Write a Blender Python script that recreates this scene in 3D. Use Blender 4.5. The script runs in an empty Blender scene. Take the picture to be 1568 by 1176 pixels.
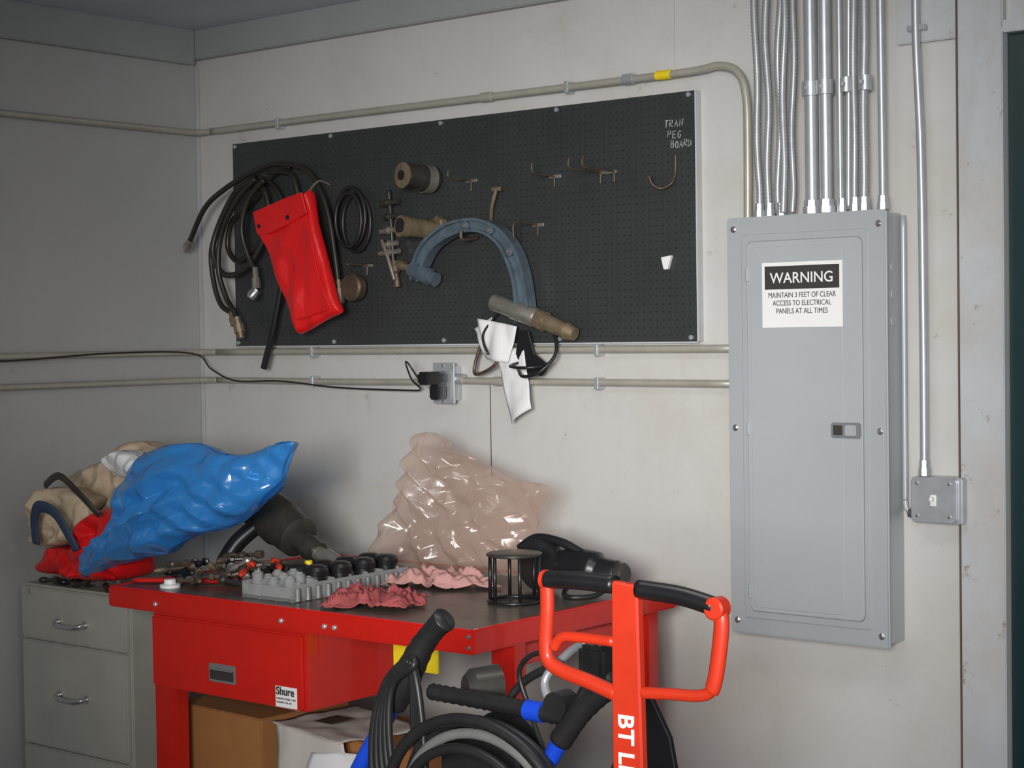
import bpy, bmesh, math, random
from mathutils import Vector, Matrix, noise
random.seed(4)
S=bpy.context.scene
S.view_settings.view_transform='Standard'
def lin(c):
    c=c/255.
    return c/12.92 if c<=.04045 else ((c+.055)/1.055)**2.4
def rgb(r,g,b): return (lin(r),lin(g),lin(b),1)
# ---------------------------------------------------------------- materials
def mat(name,col,rough=.6,metal=0.,var=.12,scale=8.,bump=.0,bscale=60.,col2=None,coat=0.,alpha=1.,dirt=0.,stain=0.,sheen=0.):
    m=bpy.data.materials.new(name); m.use_nodes=True
    nt=m.node_tree; N=nt.nodes; L=nt.links; b=N['Principled BSDF']
    tc=N.new('ShaderNodeTexCoord')
    n=N.new('ShaderNodeTexNoise'); n.inputs['Scale'].default_value=scale; n.inputs['Detail'].default_value=6; n.inputs['Roughness'].default_value=.65
    L.new(tc.outputs['Object'],n.inputs['Vector'])
    cr=N.new('ShaderNodeValToRGB'); cr.color_ramp.elements[0].position=.3; cr.color_ramp.elements[1].position=.7
    c2=col2 if col2 else tuple(min(1,c*(1+var)) for c in col[:3])+(1,)
    c1=col if col2 else tuple(c*(1-var) for c in col[:3])+(1,)
    cr.color_ramp.elements[0].color=c1; cr.color_ramp.elements[1].color=c2
    L.new(n.outputs['Fac'],cr.inputs['Fac'])
    out=cr.outputs['Color']
    def overlay(sc,lo,hi,amt,colr,out,stretch=None,det=8):
        v=tc.outputs['Object']
        if stretch:
            mp=N.new('ShaderNodeMapping'); mp.inputs['Scale'].default_value=stretch; L.new(v,mp.inputs['Vector']); v=mp.outputs[0]
        n3=N.new('ShaderNodeTexNoise'); n3.inputs['Scale'].default_value=sc; n3.inputs['Detail'].default_value=det; n3.inputs['Roughness'].default_value=.75
        L.new(v,n3.inputs['Vector'])
        r3=N.new('ShaderNodeValToRGB'); r3.color_ramp.elements[0].position=lo; r3.color_ramp.elements[1].position=hi
        r3.color_ramp.elements[0].color=(0,0,0,1); r3.color_ramp.elements[1].color=(amt,amt,amt,1)
        L.new(n3.outputs['Fac'],r3.inputs['Fac'])
        mx=N.new('ShaderNodeMixRGB'); L.new(r3.outputs['Color'],mx.inputs['Fac']); L.new(out,mx.inputs['Color1']); mx.inputs['Color2'].default_value=colr
        return mx.outputs['Color']
    if dirt>0: out=overlay(scale*5,.62,.78,dirt,(.12,.09,.06,1),out)
    if stain>0:
        out=overlay(1.3,.46,.72,stain*.9,(.36,.29,.21,1),out)
        out=overlay(9,.62,.68,stain*1.5,(.22,.16,.10,1),out)
        out=overlay(2.0,.56,.72,stain*.45,(.28,.24,.19,1),out,(5,5,.6))
    L.new(out,b.inputs['Base Color'])
    b.inputs['Roughness'].default_value=rough; b.inputs['Metallic'].default_value=metal
    b.inputs['Coat Weight'].default_value=coat; b.inputs['Alpha'].default_value=alpha
    if bump>0:
        n2=N.new('ShaderNodeTexNoise'); n2.inputs['Scale'].default_value=bscale; n2.inputs['Detail'].default_value=4
        L.new(tc.outputs['Object'],n2.inputs['Vector'])
        bp=N.new('ShaderNodeBump'); bp.inputs['Strength'].default_value=bump; bp.inputs['Distance'].default_value=.01
        L.new(n2.outputs['Fac'],bp.inputs['Height']); L.new(bp.outputs['Normal'],b.inputs['Normal'])
    return m
M={}
M['wall']=mat('painted_plywood',rgb(191,190,187),.42,0,.04,1.2,.10,12,dirt=.14,stain=.36)
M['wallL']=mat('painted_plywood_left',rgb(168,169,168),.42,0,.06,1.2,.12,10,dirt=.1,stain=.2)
M['ceil']=mat('ceiling_paint',rgb(196,202,212),.6,0,.08,2,.1,20)
M['beam']=mat('beam_paint',rgb(150,151,151),.5,0,.08,2,.1,20,dirt=.1)
M['trimg']=mat('trim_grey_paint',rgb(180,182,185),.5,0,.06,3,.08,30,dirt=.25,stain=.5)
M['floor']=mat('concrete',rgb(110,108,104),.7,0,.2,3,.2,40)
M['gap']=mat('gap_dark',rgb(90,80,70),.9)
M['conduit']=mat('conduit_painted',rgb(172,168,156),.35,.25,.12,10,.05,80,dirt=.15)
M['galv']=mat('galvanised',rgb(180,183,187),.32,.5,.1,20)
M['flex']=mat('flex_steel',rgb(160,162,165),.38,.35,.12,40)
M['panel']=mat('panel_grey',rgb(164,169,172),.34,.1,.03,3,.03,60,dirt=.14)
M['panel2']=mat('panel_door_grey',rgb(168,173,176),.34,.1,.03,3,.03,60,dirt=.14)
M['dgrey']=mat('dark_grey',rgb(70,72,75),.5)
M['seam']=mat('panel_seam',rgb(112,116,120),.5)
M['black']=mat('black_plastic',rgb(26,26,28),.35,0,.2)
M['rubber']=mat('black_rubber',rgb(34,33,34),.42,0,.25,14)
M['hose']=mat('oily_hose',rgb(40,38,33),.40,0,.3,14)
M['white']=mat('white_label',rgb(225,225,223),.5,0,.03)
M['chalk']=mat('white_marker',rgb(180,180,180),.7)
M['paper']=mat('white_paper',rgb(215,215,216),.7,0,.05,9,.1,20)
M['print']=mat('printed_paper',rgb(184,178,172),.7,0,.10,9,.1,20,dirt=.7)
M['ink']=mat('black_ink',rgb(52,48,46),.6)
M['red']=mat('red_enamel',rgb(192,28,18),.32,0,.08,6,.03,40,coat=.3,dirt=.25)
M['redcloth']=mat('red_vinyl',rgb(216,24,26),.36,0,.08,8,.1,60,dirt=.1)
M['orange']=mat('orange_red_paint',rgb(200,52,26),.38,0,.08,10,.02,40,coat=.15,dirt=.4)
M['mat']=mat('bench_rubber_mat',rgb(92,84,76),.32,0,.4,9,.1,60,dirt=.4)
M['cab']=mat('cabinet_paint',rgb(164,163,154),.42,.05,.08,5,.05,40,dirt=.5)
M['chrome']=mat('worn_chrome',rgb(205,205,205),.22,.9,.1)
M['steel']=mat('machined_steel',rgb(160,155,146),.35,.7,.2,20)
M['brass']=mat('aged_brass',rgb(140,124,100),.42,.55,.3,20)
M['rust']=mat('rusty_steel',rgb(98,84,72),.5,.5,.35,25)
M['mic']=mat('micrometer_enamel',rgb(84,97,107),.42,.15,.3,25,dirt=.5)
M['kraft']=mat('kraft_cloth',rgb(190,170,144),.8,0,.25,9,.5,18)
M['navy']=mat('navy_strap',rgb(50,66,90),.7)
M['blue']=mat('blue_enamel',rgb(24,70,200),.35,0,.08,10,coat=.2)
M['rag']=mat('pink_shop_rag',rgb(160,76,78),.9,0,.15,20,.4,120)
M['pink']=mat('pale_pink_cloth',rgb(190,142,136),.9,0,.1,14,.4,90)
M['card']=mat('cardboard',rgb(156,106,58),.8,0,.1,5,.1,60)
M['green']=mat('dark_green_door',rgb(18,42,44),.35,0,.1)
M['yellow']=mat('yellow_plastic',rgb(228,200,30),.5)
M['greyplastic']=mat('grey_plastic',rgb(112,113,112),.3,0,.15,20)
M['frost']=mat('frosted_plastic',rgb(165,167,167),.2,0,.15,20,alpha=.5)
M['tool']=mat('oily_tool_grey',rgb(62,60,55),.36,.3,.3,14)
M['tape']=mat('clear_tape',rgb(214,214,214),.25,0,.03,alpha=.6)
def pegmat():
    m=mat('pegboard_black',rgb(50,52,52),.45,0,.12,5,.05,30)
    nt=m.node_tree;N=nt.nodes;L=nt.links;b=N['Principled BSDF']
    tc=N.new('ShaderNodeTexCoord'); sep=N.new('ShaderNodeSeparateXYZ'); L.new(tc.outputs['Object'],sep.inputs[0])
    sq=[]
    for ax in ('X','Z'):
        d=N.new('ShaderNodeMath'); d.operation='DIVIDE'; L.new(sep.outputs[ax],d.inputs[0]); d.inputs[1].default_value=.0254
        f=N.new('ShaderNodeMath'); f.operation='FRACT'; L.new(d.outputs[0],f.inputs[0])
        s=N.new('ShaderNodeMath'); s.operation='SUBTRACT'; L.new(f.outputs[0],s.inputs[0]); s.inputs[1].default_value=.5
        p=N.new('ShaderNodeMath'); p.operation='POWER'; L.new(s.outputs[0],p.inputs[0]); p.inputs[1].default_value=2
        sq.append(p)
    a=N.new('ShaderNodeMath'); a.operation='ADD'; L.new(sq[0].outputs[0],a.inputs[0]); L.new(sq[1].outputs[0],a.inputs[1])
    lt=N.new('ShaderNodeMath'); lt.operation='LESS_THAN'; L.new(a.outputs[0],lt.inputs[0]); lt.inputs[1].default_value=.012
    src=b.inputs['Base Color'].links[0].from_socket
    mx=N.new('ShaderNodeMixRGB'); L.new(lt.outputs[0],mx.inputs['Fac']); L.new(src,mx.inputs['Color1']); mx.inputs['Color2'].default_value=(.010,.010,.010,1)
    L.new(mx.outputs[0],b.inputs['Base Color'])
    return m
M['peg']=pegmat()
def filmmat(name,col,tcol,f0,f1,rough=.16,bsc=9,bst=.7,blend=.35,gl=.07):
    """thin plastic film: part see-through, part glossy sheet, crinkled"""
    m=bpy.data.materials.new(name); m.use_nodes=True; nt=m.node_tree;N=nt.nodes;L=nt.links
    b=N['Principled BSDF']; b.inputs['Base Color'].default_value=col; b.inputs['Roughness'].default_value=rough; b.inputs['Coat Weight'].default_value=.6; b.inputs['Coat Roughness'].default_value=.14
    tc=N.new('ShaderNodeTexCoord')
    n=N.new('ShaderNodeTexNoise'); n.inputs['Scale'].default_value=bsc; n.inputs['Detail'].default_value=1; n.inputs['Distortion'].default_value=.5
    L.new(tc.outputs['Object'],n.inputs['Vector'])
    r=N.new('ShaderNodeMath'); r.operation='SUBTRACT'; L.new(n.outputs['Fac'],r.inputs[0]); r.inputs[1].default_value=.5
    ab=N.new('ShaderNodeMath'); ab.operation='ABSOLUTE'; L.new(r.outputs[0],ab.inputs[0])
    bp=N.new('ShaderNodeBump'); bp.inputs['Strength'].default_value=bst; bp.inputs['Distance'].default_value=.05; L.new(ab.outputs[0],bp.inputs['Height'])
    L.new(bp.outputs['Normal'],b.inputs['Normal']); L.new(bp.outputs['Normal'],b.inputs['Coat Normal'])
    t=N.new('ShaderNodeBsdfTransparent'); t.inputs[0].default_value=tcol
    lw=N.new('ShaderNodeLayerWeight'); lw.inputs[0].default_value=blend; L.new(bp.outputs['Normal'],lw.inputs['Normal'])
    mr=N.new('ShaderNodeMapRange'); mr.inputs['To Min'].default_value=f0; mr.inputs['To Max'].default_value=f1; L.new(lw.outputs['Facing'],mr.inputs['Value'])
    mx=N.new('ShaderNodeMixShader'); L.new(mr.outputs[0],mx.inputs[0]); L.new(t.outputs[0],mx.inputs[1]); L.new(b.outputs[0],mx.inputs[2])
    g=N.new('ShaderNodeBsdfGlossy'); g.inputs['Roughness'].default_value=.22; g.inputs['Color'].default_value=(1,1,1,1); L.new(bp.outputs['Normal'],g.inputs['Normal'])
    mg=N.new('ShaderNodeMixShader'); mg.inputs[0].default_value=gl; L.new(mx.outputs[0],mg.inputs[1]); L.new(g.outputs[0],mg.inputs[2])
    L.new(mg.outputs[0],N['Material Output'].inputs['Surface'])
    return m
M['clear']=filmmat('clear_poly_film',rgb(232,208,196),(.94,.87,.83,1),.08,.5,.16,5,.4,.3,.05)
M['bluebag']=filmmat('blue_poly_film',rgb(60,152,228),(.30,.65,.97,1),.52,.92,.22,9,.4,.35,.05)
# ---------------------------------------------------------------- helpers
def empty(name,loc=(0,0,0),rz=0):
    e=bpy.data.objects.new(name,None); bpy.context.collection.objects.link(e); e.location=loc; e.rotation_euler=(0,0,rz); e.empty_display_size=.05
    return e
def mk(name,bm,m,par=None,smooth=False):
    me=bpy.data.meshes.new(name); bm.normal_update(); bm.to_mesh(me); bm.free()
    o=bpy.data.objects.new(name,me); bpy.context.collection.objects.link(o)
    if m: me.materials.append(M[m])
    if smooth:
        for p in me.polygons: p.use_smooth=True
    if par: o.parent=par
    return o
def box(name,x0,x1,y0,y1,z0,z1,m,par=None,bev=.003,seg=2):
    bm=bmesh.new(); bmesh.ops.create_cube(bm,size=1)
    for v in bm.verts: v.co=Vector(((x0+x1)/2+v.co.x*(x1-x0),(y0+y1)/2+v.co.y*(y1-y0),(z0+z1)/2+v.co.z*(z1-z0)))
    if bev>0: bmesh.ops.bevel(bm,geom=bm.edges[:],offset=bev,segments=seg,affect='EDGES')
    return mk(name,bm,m,par)
def cat(pts,n=8,closed=False):
    P=[Vector(p) for p in pts]; out=[]; k=len(P)
    rng=range(k) if closed else range(k-1)
    for i in rng:
        if closed: a,b,c,d=P[(i-1)%k],P[i],P[(i+1)%k],P[(i+2)%k]
        else: a=P[max(i-1,0)];b=P[i];c=P[i+1];d=P[min(i+2,k-1)]
        for j in range(n):
            t=j/n
            out.append(.5*((2*b)+(-a+c)*t+(2*a-5*b+4*c-d)*t*t+(-a+3*b-3*c+d)*t**3))
    if not closed: out.append(P[-1].copy())
    return out
def tube(name,pts,r,m,par=None,n=6,seg=10,closed=False,smooth=True,rib=0,flat=1.):
    P=cat(pts,n,closed) if smooth else [Vector(p) for p in pts]
    R=r if callable(r) else (lambda t:r)
    bm=bmesh.new(); rings=[]; K=len(P); prev=None
    for i,p in enumerate(P):
        if closed: t=(P[(i+1)%K]-P[(i-1)%K])
        else: t=(P[min(i+1,K-1)]-P[max(i-1,0)])
        t.normalize()
        if prev is None:
            a=Vector((0,1,0))-t*t.y if flat!=1. else t.orthogonal()
            a.normalize()
        else:
            a=(prev-t*prev.dot(t)); a.normalize()
        prev=a; b=t.cross(a)
        rr=R(i/max(1,K-1))*(1+(rib if i%2 else -rib))
        rings.append([bm.verts.new(p+(a*flat*math.cos(2*math.pi*j/seg)+b*math.sin(2*math.pi*j/seg))*rr) for j in range(seg)])
    for i in range(K if closed else K-1):
        A=rings[i];B=rings[(i+1)%K]
        for j in range(seg): bm.faces.new((A[j],A[(j+1)%seg],B[(j+1)%seg],B[j]))
    if not closed:
        bm.faces.new(rings[0][::-1]); bm.faces.new(rings[-1])
    bmesh.ops.recalc_face_normals(bm,faces=bm.faces[:])
    return mk(name,bm,m,par,True)
def lathe(name,p0,p1,prof,m,par=None,seg=24):
    p0=Vector(p0);p1=Vector(p1);ax=p1-p0;t=ax.normalized();a=t.orthogonal().normalized();b=t.cross(a)
    bm=bmesh.new();rings=[]
    for s,r in prof:
        rings.append([bm.verts.new(p0+ax*s+(a*math.cos(2*math.pi*j/seg)+b*math.sin(2*math.pi*j/seg))*max(r,.0004)) for j in range(seg)])
    for A,B in zip(rings,rings[1:]):
        for j in range(seg): bm.faces.new((A[j],A[(j+1)%seg],B[(j+1)%seg],B[j]))
    bm.faces.new(rings[0][::-1]);bm.faces.new(rings[-1])
    bmesh.ops.recalc_face_normals(bm,faces=bm.faces[:])
    o=mk(name,bm,m,par,True)
    md=o.modifiers.new('es','EDGE_SPLIT'); md.split_angle=math.radians(35)
    return o
def cyl(name,p0,p1,r,m,par=None,seg=20): return lathe(name,p0,p1,[(0,r*.9),(.02,r),(.98,r),(1,r*.9)],m,par,seg)
def prism(name,pts,y0,y1,m,par=None,bev=.002):
    bm=bmesh.new(); vs=[bm.verts.new((x,y0,z)) for x,z in pts]; f=bm.faces.new(vs)
    r=bmesh.ops.extrude_face_region(bm,geom=[f]); 
    for v in [g for g in r['geom'] if isinstance(g,bmesh.types.BMVert)]: v.co.y=y1
    bmesh.ops.recalc_face_normals(bm,faces=bm.faces[:])
    if bev>0: bmesh.ops.bevel(bm,geom=bm.edges[:],offset=bev,segments=1,affect='EDGES')
    return mk(name,bm,m,par)
def ridge(q,sv):
    w=Vector((noise.noise(q*.7+sv),noise.noise(q*.7+sv*2),noise.noise(q*.7-sv)))*.9
    a=1-abs(noise.noise(q+w+sv))*2.2
    b_=1-abs(noise.noise(q*2.1+w*1.5+sv*1.3))*2.2
    return max(a,0)**2+.5*max(b_,0)**2
def crease(q,sv):
    """straight fold lines of crumpled plastic film"""
    s=0
    for i in range(9):
        a=i*2.4+sv.z*1.3; k=.55+.28*((i*5)%7)
        v=(q.x*math.cos(a)+q.z*math.sin(a)+q.y*.5)*k+.35*noise.noise(q*.45+Vector((i,0,0))+sv)+i*.37
        t=abs((v%1)*2-1)
        mk_=max(0,noise.noise(q*.45+Vector((i*3.7,1,2))+sv)+.12)
        s+=mk_*t*(1.8 if i<3 else 1)
    return s
def bag(name,outline,y0,tf,tb,m,par=None,na=120,nr=22,wr=.012,fr=7.,seed=0.,p=2.2,slope=0.,aniso=(1,1,1),curl=0.,fn=None):
    """crumpled closed bag from an x/z outline, bulging tf to the front and tb to the back"""
    fn=fn or ridge
    O=cat([(x,0,z) for x,z in outline],max(2,na//len(outline)),True); c=sum(O,Vector())/len(O); K=len(O)
    bm=bmesh.new()
    sv=Vector((seed*3.1,seed*1.7,seed))
    for sgn,t in ((-1,tf),(1,tb)):
        rings=[]
        for i in range(1,nr+1):
            r=i/nr; ring=[]
            for j,o in enumerate(O):
                q=c+(o-c)*r
                h=max(0,1-r**p)**.5
                qq=Vector((q.x*aniso[0],sgn*.7,q.z*aniso[2]))*fr
                lump=.75+.5*noise.noise(qq*.35+sv)
                w=fn(qq,sv)*wr*(.25+.75*min(1,h*1.5))
                ed=noise.noise(qq*1.4+sv)*curl*(r**3)
                ring.append(bm.verts.new((q.x,y0+sgn*(t*h*lump+(w if i<nr else 0))+ed+slope*(q.z-c.z),q.z)))
            rings.append(ring)
        qq=Vector((c.x*aniso[0],sgn*.7,c.z*aniso[2]))*fr
        cv=bm.verts.new((c.x,y0+sgn*(t*(.75+.5*noise.noise(qq*.35+sv))+fn(qq,sv)*wr),c.z))
        for j in range(K): bm.faces.new((cv,rings[0][j],rings[0][(j+1)%K]))
        for A,B in zip(rings,rings[1:]):
            for j in range(K): bm.faces.new((A[j],B[j],B[(j+1)%K],A[(j+1)%K]))
    bmesh.ops.remove_doubles(bm,verts=bm.verts[:],dist=.0004)
    bmesh.ops.recalc_face_normals(bm,faces=bm.faces[:])
    return mk(name,bm,m,par,True)
def cloth(name,cx,cy,z,rx,ry,h,m,seed=0.,rot=0.,par=None,fr=9.):
    bm=bmesh.new(); n=60; g=[]
    sv=Vector((seed,seed*2,seed*3))
    for i in range(n):
        row=[]
        for j in range(n):
            u=i/(n-1)*2-1; v=j/(n-1)*2-1
            ang=math.atan2(v,u)
            q=Vector((u*rx*.8,v*ry*.8,0)); q*= (1+.45*noise.noise(Vector((math.cos(ang)*1.8,math.sin(ang)*1.8,0))+sv))
            e=min(1,(1-max(abs(u),abs(v)))*4)
            zz=h*ridge(q*fr,sv)*(.3+.7*e)+h*.15
            c,s=math.cos(rot),math.sin(rot)
            row.append(bm.verts.new((cx+q.x*c-q.y*s,cy+q.x*s+q.y*c,z+max(.002,zz))))
        g.append(row)
    for i in range(n-1):
        for j in range(n-1): bm.faces.new((g[i][j],g[i+1][j],g[i+1][j+1],g[i][j+1]))
    o=mk(name,bm,m,par,True)
    s=o.modifiers.new('t','SOLIDIFY'); s.thickness=.003; s.offset=1
    return o
def text(name,s,loc,size,m,par=None,rot=(math.pi/2,0,0),ext=.0006,align='LEFT',sx=1,bold=0.):
    cu=bpy.data.curves.new(name,'FONT'); cu.body=s; cu.size=size; cu.extrude=ext; cu.align_x=align; cu.offset=bold
    o=bpy.data.objects.new(name,cu); bpy.context.collection.objects.link(o); o.location=loc; o.rotation_euler=rot; o.scale=(sx,1,1)
    cu.materials.append(M[m]); 
    if par: o.parent=par
    return o
# ---------------------------------------------------------------- room
box('floor',-.15,7,-7,.15,-.1,0,'floor',bev=0)
box('wall_back',-.15,3.44,0,.12,0,2.84,'wall',bev=0)
box('wall_back_header',3.44,7,0,.12,2.44,2.84,'trimg',bev=0)
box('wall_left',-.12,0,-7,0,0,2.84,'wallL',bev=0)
box('ceiling',-.15,7,-7,.15,2.84,2.94,'ceil',bev=0)
box('trim_1',0,3.29,-.035,0,2.722,2.84,'beam',bev=.004)
box('trim_2',0,.03,-6.9,-.036,2.70,2.84,'beam',bev=.004)
box('trim_3',3.294,3.43,-.03,0,0,2.84,'trimg',bev=.004)
box('trim_4',3.423,3.434,-.042,0,0,2.445,'trimg',bev=.003)
box('trim_5',3.434,4.45,-.042,0,2.425,2.46,'trimg',bev=.003)
box('trim_6',3.10,3.293,-.02,0,2.43,2.721,'trimg',bev=.003)
box('trim_7',2.635,2.65,-.008,0,1.96,2.721,'trimg',bev=.002)
box('trim_8',.0,.012,-.014,0,.0,2.70,'trimg',bev=.002)
box('trim_9',1.515,1.518,-.002,0,1.1,1.42,'gap',bev=0)
box('trim_10',2.31,2.312,-.002,0,2.45,2.72,'wallL',bev=0)
box('trim_11',3.290,3.294,-.032,0,0,2.84,'gap',bev=0)
d=empty('door_1')
box('leaf',3.436,4.4,-.01,.035,.0,2.43,'green',d)
cyl('knob',(4.32,-.06,1.0),(4.32,-.01,1.0),.028,'steel',d)
box('wall_back_right',4.45,7,0,.12,0,2.44,'wall',bev=0)
# ---------------------------------------------------------------- conduits
def strap(par,x,z,y=-.03,vert=False,r=.013):
    if vert: box('strap',x-.028,x+.028,y-r-.003,-.001,z-.008,z+.008,'galv',par,bev=.002)
    else: box('strap',x-.008,x+.008,y-r-.003,-.001,z-.022,z+.018,'galv',par,bev=.002)
e=empty('wall_conduit')
tube('pipe',[(.03,-4.5,2.427),(.03,-.12,2.427),(.04,-.05,2.427),(.12,-.03,2.427)],.0125,'conduit',e,n=10)
tube('pipe_run',[(.11,-.03,2.427),(.8,-.03,2.428),(1.6,-.03,2.426),(2.35,-.035,2.425),(2.50,-.04,2.432),(2.575,-.045,2.40),(2.606,-.05,2.32),(2.612,-.055,2.15),(2.613,-.06,1.94)],.0135,'conduit',e,n=10)
cyl('coupling',(2.13,-.032,2.427),(2.17,-.032,2.427),.018,'galv',e)
cyl('tape_band',(2.26,-.033,2.426),(2.32,-.033,2.426),.0155,'yellow',e)
cyl('coupling_2',(1.52,-.03,2.427),(1.57,-.03,2.427),.017,'conduit',e)
for x in (.5,1.9): strap(e,x,2.427)
for nm,z in (('wall_conduit',1.544),('wall_conduit',1.432)):
    e=empty(nm)
    tube('pipe',[(.03,-4.5,z),(.03,-.12,z),(.04,-.05,z),(.12,-.03,z)],.0125,'conduit',e,n=10)
    if z>1.5: tube('pipe_run',[(.11,-.03,z),(1.5,-.03,z),(2.575,-.03,z)],.0125,'conduit',e)
    else:
        tube('pipe_run',[(.11,-.03,z),(.9,-.03,z-.003),(1.31,-.03,z)],.012,'conduit',e)
        tube('pipe_run_2',[(1.395,-.03,z+.012),(1.46,-.03,z+.004),(2.575,-.03,z)],.012,'conduit',e)
        cyl('connector',(1.37,-.03,z+.012),(1.42,-.03,z+.01),.018,'galv',e)
        cyl('connector_2',(1.56,-.03,z+.003),(1.60,-.03,z+.003),.016,'conduit',e)
    for x in (.667,2.01): strap(e,x,z)
e=empty('electrical_conduit_bundle')
def vp(x0,x1,r,m,wob=0.,y=-.075,z1=2.835,rib=0.,zb=1.955):
    k=10 if not wob else 12
    pts=[(x0+(x1-x0)*i/k+(wob*math.sin(i*1.1+x0*50) if 0<i<k else 0),y+(wob*.4*math.cos(i*1.3) if 0<i<k else 0),zb+(z1-zb)*i/k) for i in range(k+1)]
    tube('pipe',pts,r,m,e,n=14 if rib else 4,seg=10,rib=rib)
vp(2.664,2.650,.011,'flex',.003,rib=.12)
vp(2.697,2.692,.0115,'flex',.004,rib=.12)
vp(2.722,2.735,.0115,'flex',.005,rib=.12,y=-.06)
vp(2.752,2.765,.0115,'flex',.005,rib=.12,y=-.085)
vp(2.778,2.793,.010,'flex',.004,rib=.12)
vp(2.847,2.845,.021,'galv')
vp(2.895,2.893,.021,'galv')
vp(2.942,2.942,.010,'galv')
vp(2.960,2.97,.010,'galv',y=-.06)
vp(2.988,2.990,.0115,'flex',.002,rib=.12)
vp(3.017,3.028,.0135,'flex',.002,rib=.1)
vp(3.080,3.076,.012,'galv')
for x in (2.846,2.894,3.026,2.965):
    cyl('coupling',(x,-.075,2.30),(x,-.075,2.345),.027 if x<2.9 else .02,'galv',e)
    box('set_screw',x-.006,x+.006,-.11,-.09,2.315,2.33,'galv',e)
for x,r in ((2.664,.017),(2.70,.017),(2.742,.017),(2.847,.03),(2.895,.03),(2.947,.016),(2.990,.018),(3.02,.02),(3.080,.018)):
    lathe('connector_nut',(x,-.075,1.948),(x,-.075,1.988),[(0,r),(.5,r),(.5,r*.88),(1,r*.85)],'galv',e,8)
e=empty('wall_conduit')
tube('pipe',[(3.172,-.04,2.70),(3.172,-.04,2.44),(3.184,-.04,2.1),(3.190,-.045,1.6),(3.192,-.05,1.165)],.0125,'galv',e)
tube('pipe_up',[(3.172,-.04,2.695),(3.172,-.055,2.74),(3.172,-.055,2.835)],.0125,'galv',e)
lathe('connector',(3.192,-.05,1.170),(3.192,-.05,1.215),[(0,.018),(.5,.018),(.5,.015),(1,.015)],'galv',e,8)
strap(e,3.172,2.47,vert=True)
# ---------------------------------------------------------------- panel
e=empty('breaker_panel')
box('cabinet_body',2.585,3.102,-.112,-.001,.672,1.938,'panel',e,bev=.003)
box('cover_flange',2.574,3.114,-.124,-.112,.664,1.946,'panel',e,bev=.005)
def rrect(x0,x1,z0,z1,r,n=6):
    o=[]
    for cx,cz,a0 in ((x1-r,z0+r,-90),(x1-r,z1-r,0),(x0+r,z1-r,90),(x0+r,z0+r,180)):
        for i in range(n+1):
            a=math.radians(a0+90*i/n); o.append((cx+r*math.cos(a),cz+r*math.sin(a)))
    return o
prism('raised_field',rrect(2.628,3.056,.715,1.893,.012),-.128,-.120,'panel',e,bev=.002)
prism('door_gap',rrect(2.648,3.040,.737,1.871,.02),-.1285,-.127,'seam',e,bev=0)
prism('door',rrect(2.6495,3.0385,.7385,1.8695,.02),-.133,-.127,'panel2',e,bev=.002)
prism('door_panel',rrect(2.664,2.975,.752,1.852,.02),-.1345,-.132,'panel2',e,bev=.0012)
for x,z in ((2.600,1.91),(3.09,1.905),(2.60,1.30),(3.09,1.30),(2.60,.705),(3.09,.70)):
    lathe('screw',(x,-.123,z),(x,-.130,z),[(0,.011),(.5,.010),(1,.005)],'chrome',e,12)
for z in (1.77,1.30,.80): cyl('hinge',(2.652,-.134,z-.02),(2.652,-.134,z+.02),.006,'panel',e,10)
box('latch_plate',2.936,3.034,-.1395,-.133,1.278,1.324,'seam',e,bev=.004)
box('latch_slider',2.985,3.022,-.146,-.139,1.285,1.317,'panel',e,bev=.003)
box('latch_cup',2.945,2.975,-.1405,-.139,1.287,1.316,'ink',e,bev=.0)
for z in (1.78,1.7,1.62): cyl('knockout',(3.101,-.06,z),(3.105,-.06,z),.014,'panel2',e)
e2=empty('warning_sign')
box('sheet',2.706,2.978,-.1365,-.1347,1.607,1.803,'white',e2,bev=.0005)
box('header',2.716,2.968,-.1372,-.1364,1.722,1.792,'ink',e2,bev=0)
text('warning_word','WARNING',(2.842,-.1374,1.741),.045,'white',e2,align='CENTER',bold=.0004,sx=.98)
for i,s in enumerate(('MAINTAIN 3 FEET OF CLEAR','ACCESS TO ELECTRICAL','PANELS AT ALL TIMES')):
    text('line',s,(2.842,-.1368,1.697-i*.024),.0225,'ink',e2,align='CENTER',bold=.0,sx=.80)
e=empty('light_switch_box')
box('box',3.165,3.315,-.062,-.031,1.034,1.168,'galv',e,bev=.004)
box('box_rear',3.165,3.288,-.035,-.001,1.034,1.168,'galv',e,bev=.002)
prism('cover',rrect(3.160,3.300,1.036,1.168,.015),-.074,-.062,'galv',e)
box('toggle_plate',3.222,3.240,-.077,-.073,1.085,1.117,'white',e,bev=.001)
box('toggle',3.226,3.236,-.094,-.076,1.100,1.112,'white',e,bev=.002)
for x in (3.18,3.28):
    for z in (1.055,1.15): cyl('screw',(x,-.073,z),(x,-.077,z),.005,'chrome',e,10)
e=empty('wall_conduit')
tube('pipe',[(3.124,-.035,1.93),(3.124,-.035,1.6),(3.124,-.035,1.15),(3.124,-.035,1.09),(3.132,-.035,1.065),(3.164,-.035,1.055)],.008,'panel2',e)
cyl('nut',(3.135,-.035,1.057),(3.164,-.035,1.055),.013,'dgrey',e)
e=empty('receptacle_box')
box('box',1.305,1.385,-.045,-.001,1.365,1.49,'galv',e,bev=.004)
box('plate',1.295,1.395,-.055,-.045,1.355,1.50,'galv',e,bev=.002)
box('outlet_low',1.328,1.362,-.060,-.053,1.375,1.415,'dgrey',e,bev=.003)
for z in (1.49,1.362): cyl('screw',(1.345,-.055,z),(1.345,-.059,z),.005,'chrome',e,10)
e=empty('power_adapter')
box('body',1.318,1.372,-.17,-.060,1.425,1.470,'black',e,bev=.008)
box('block',1.322,1.368,-.11,-.061,1.37,1.424,'black',e,bev=.006)
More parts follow.
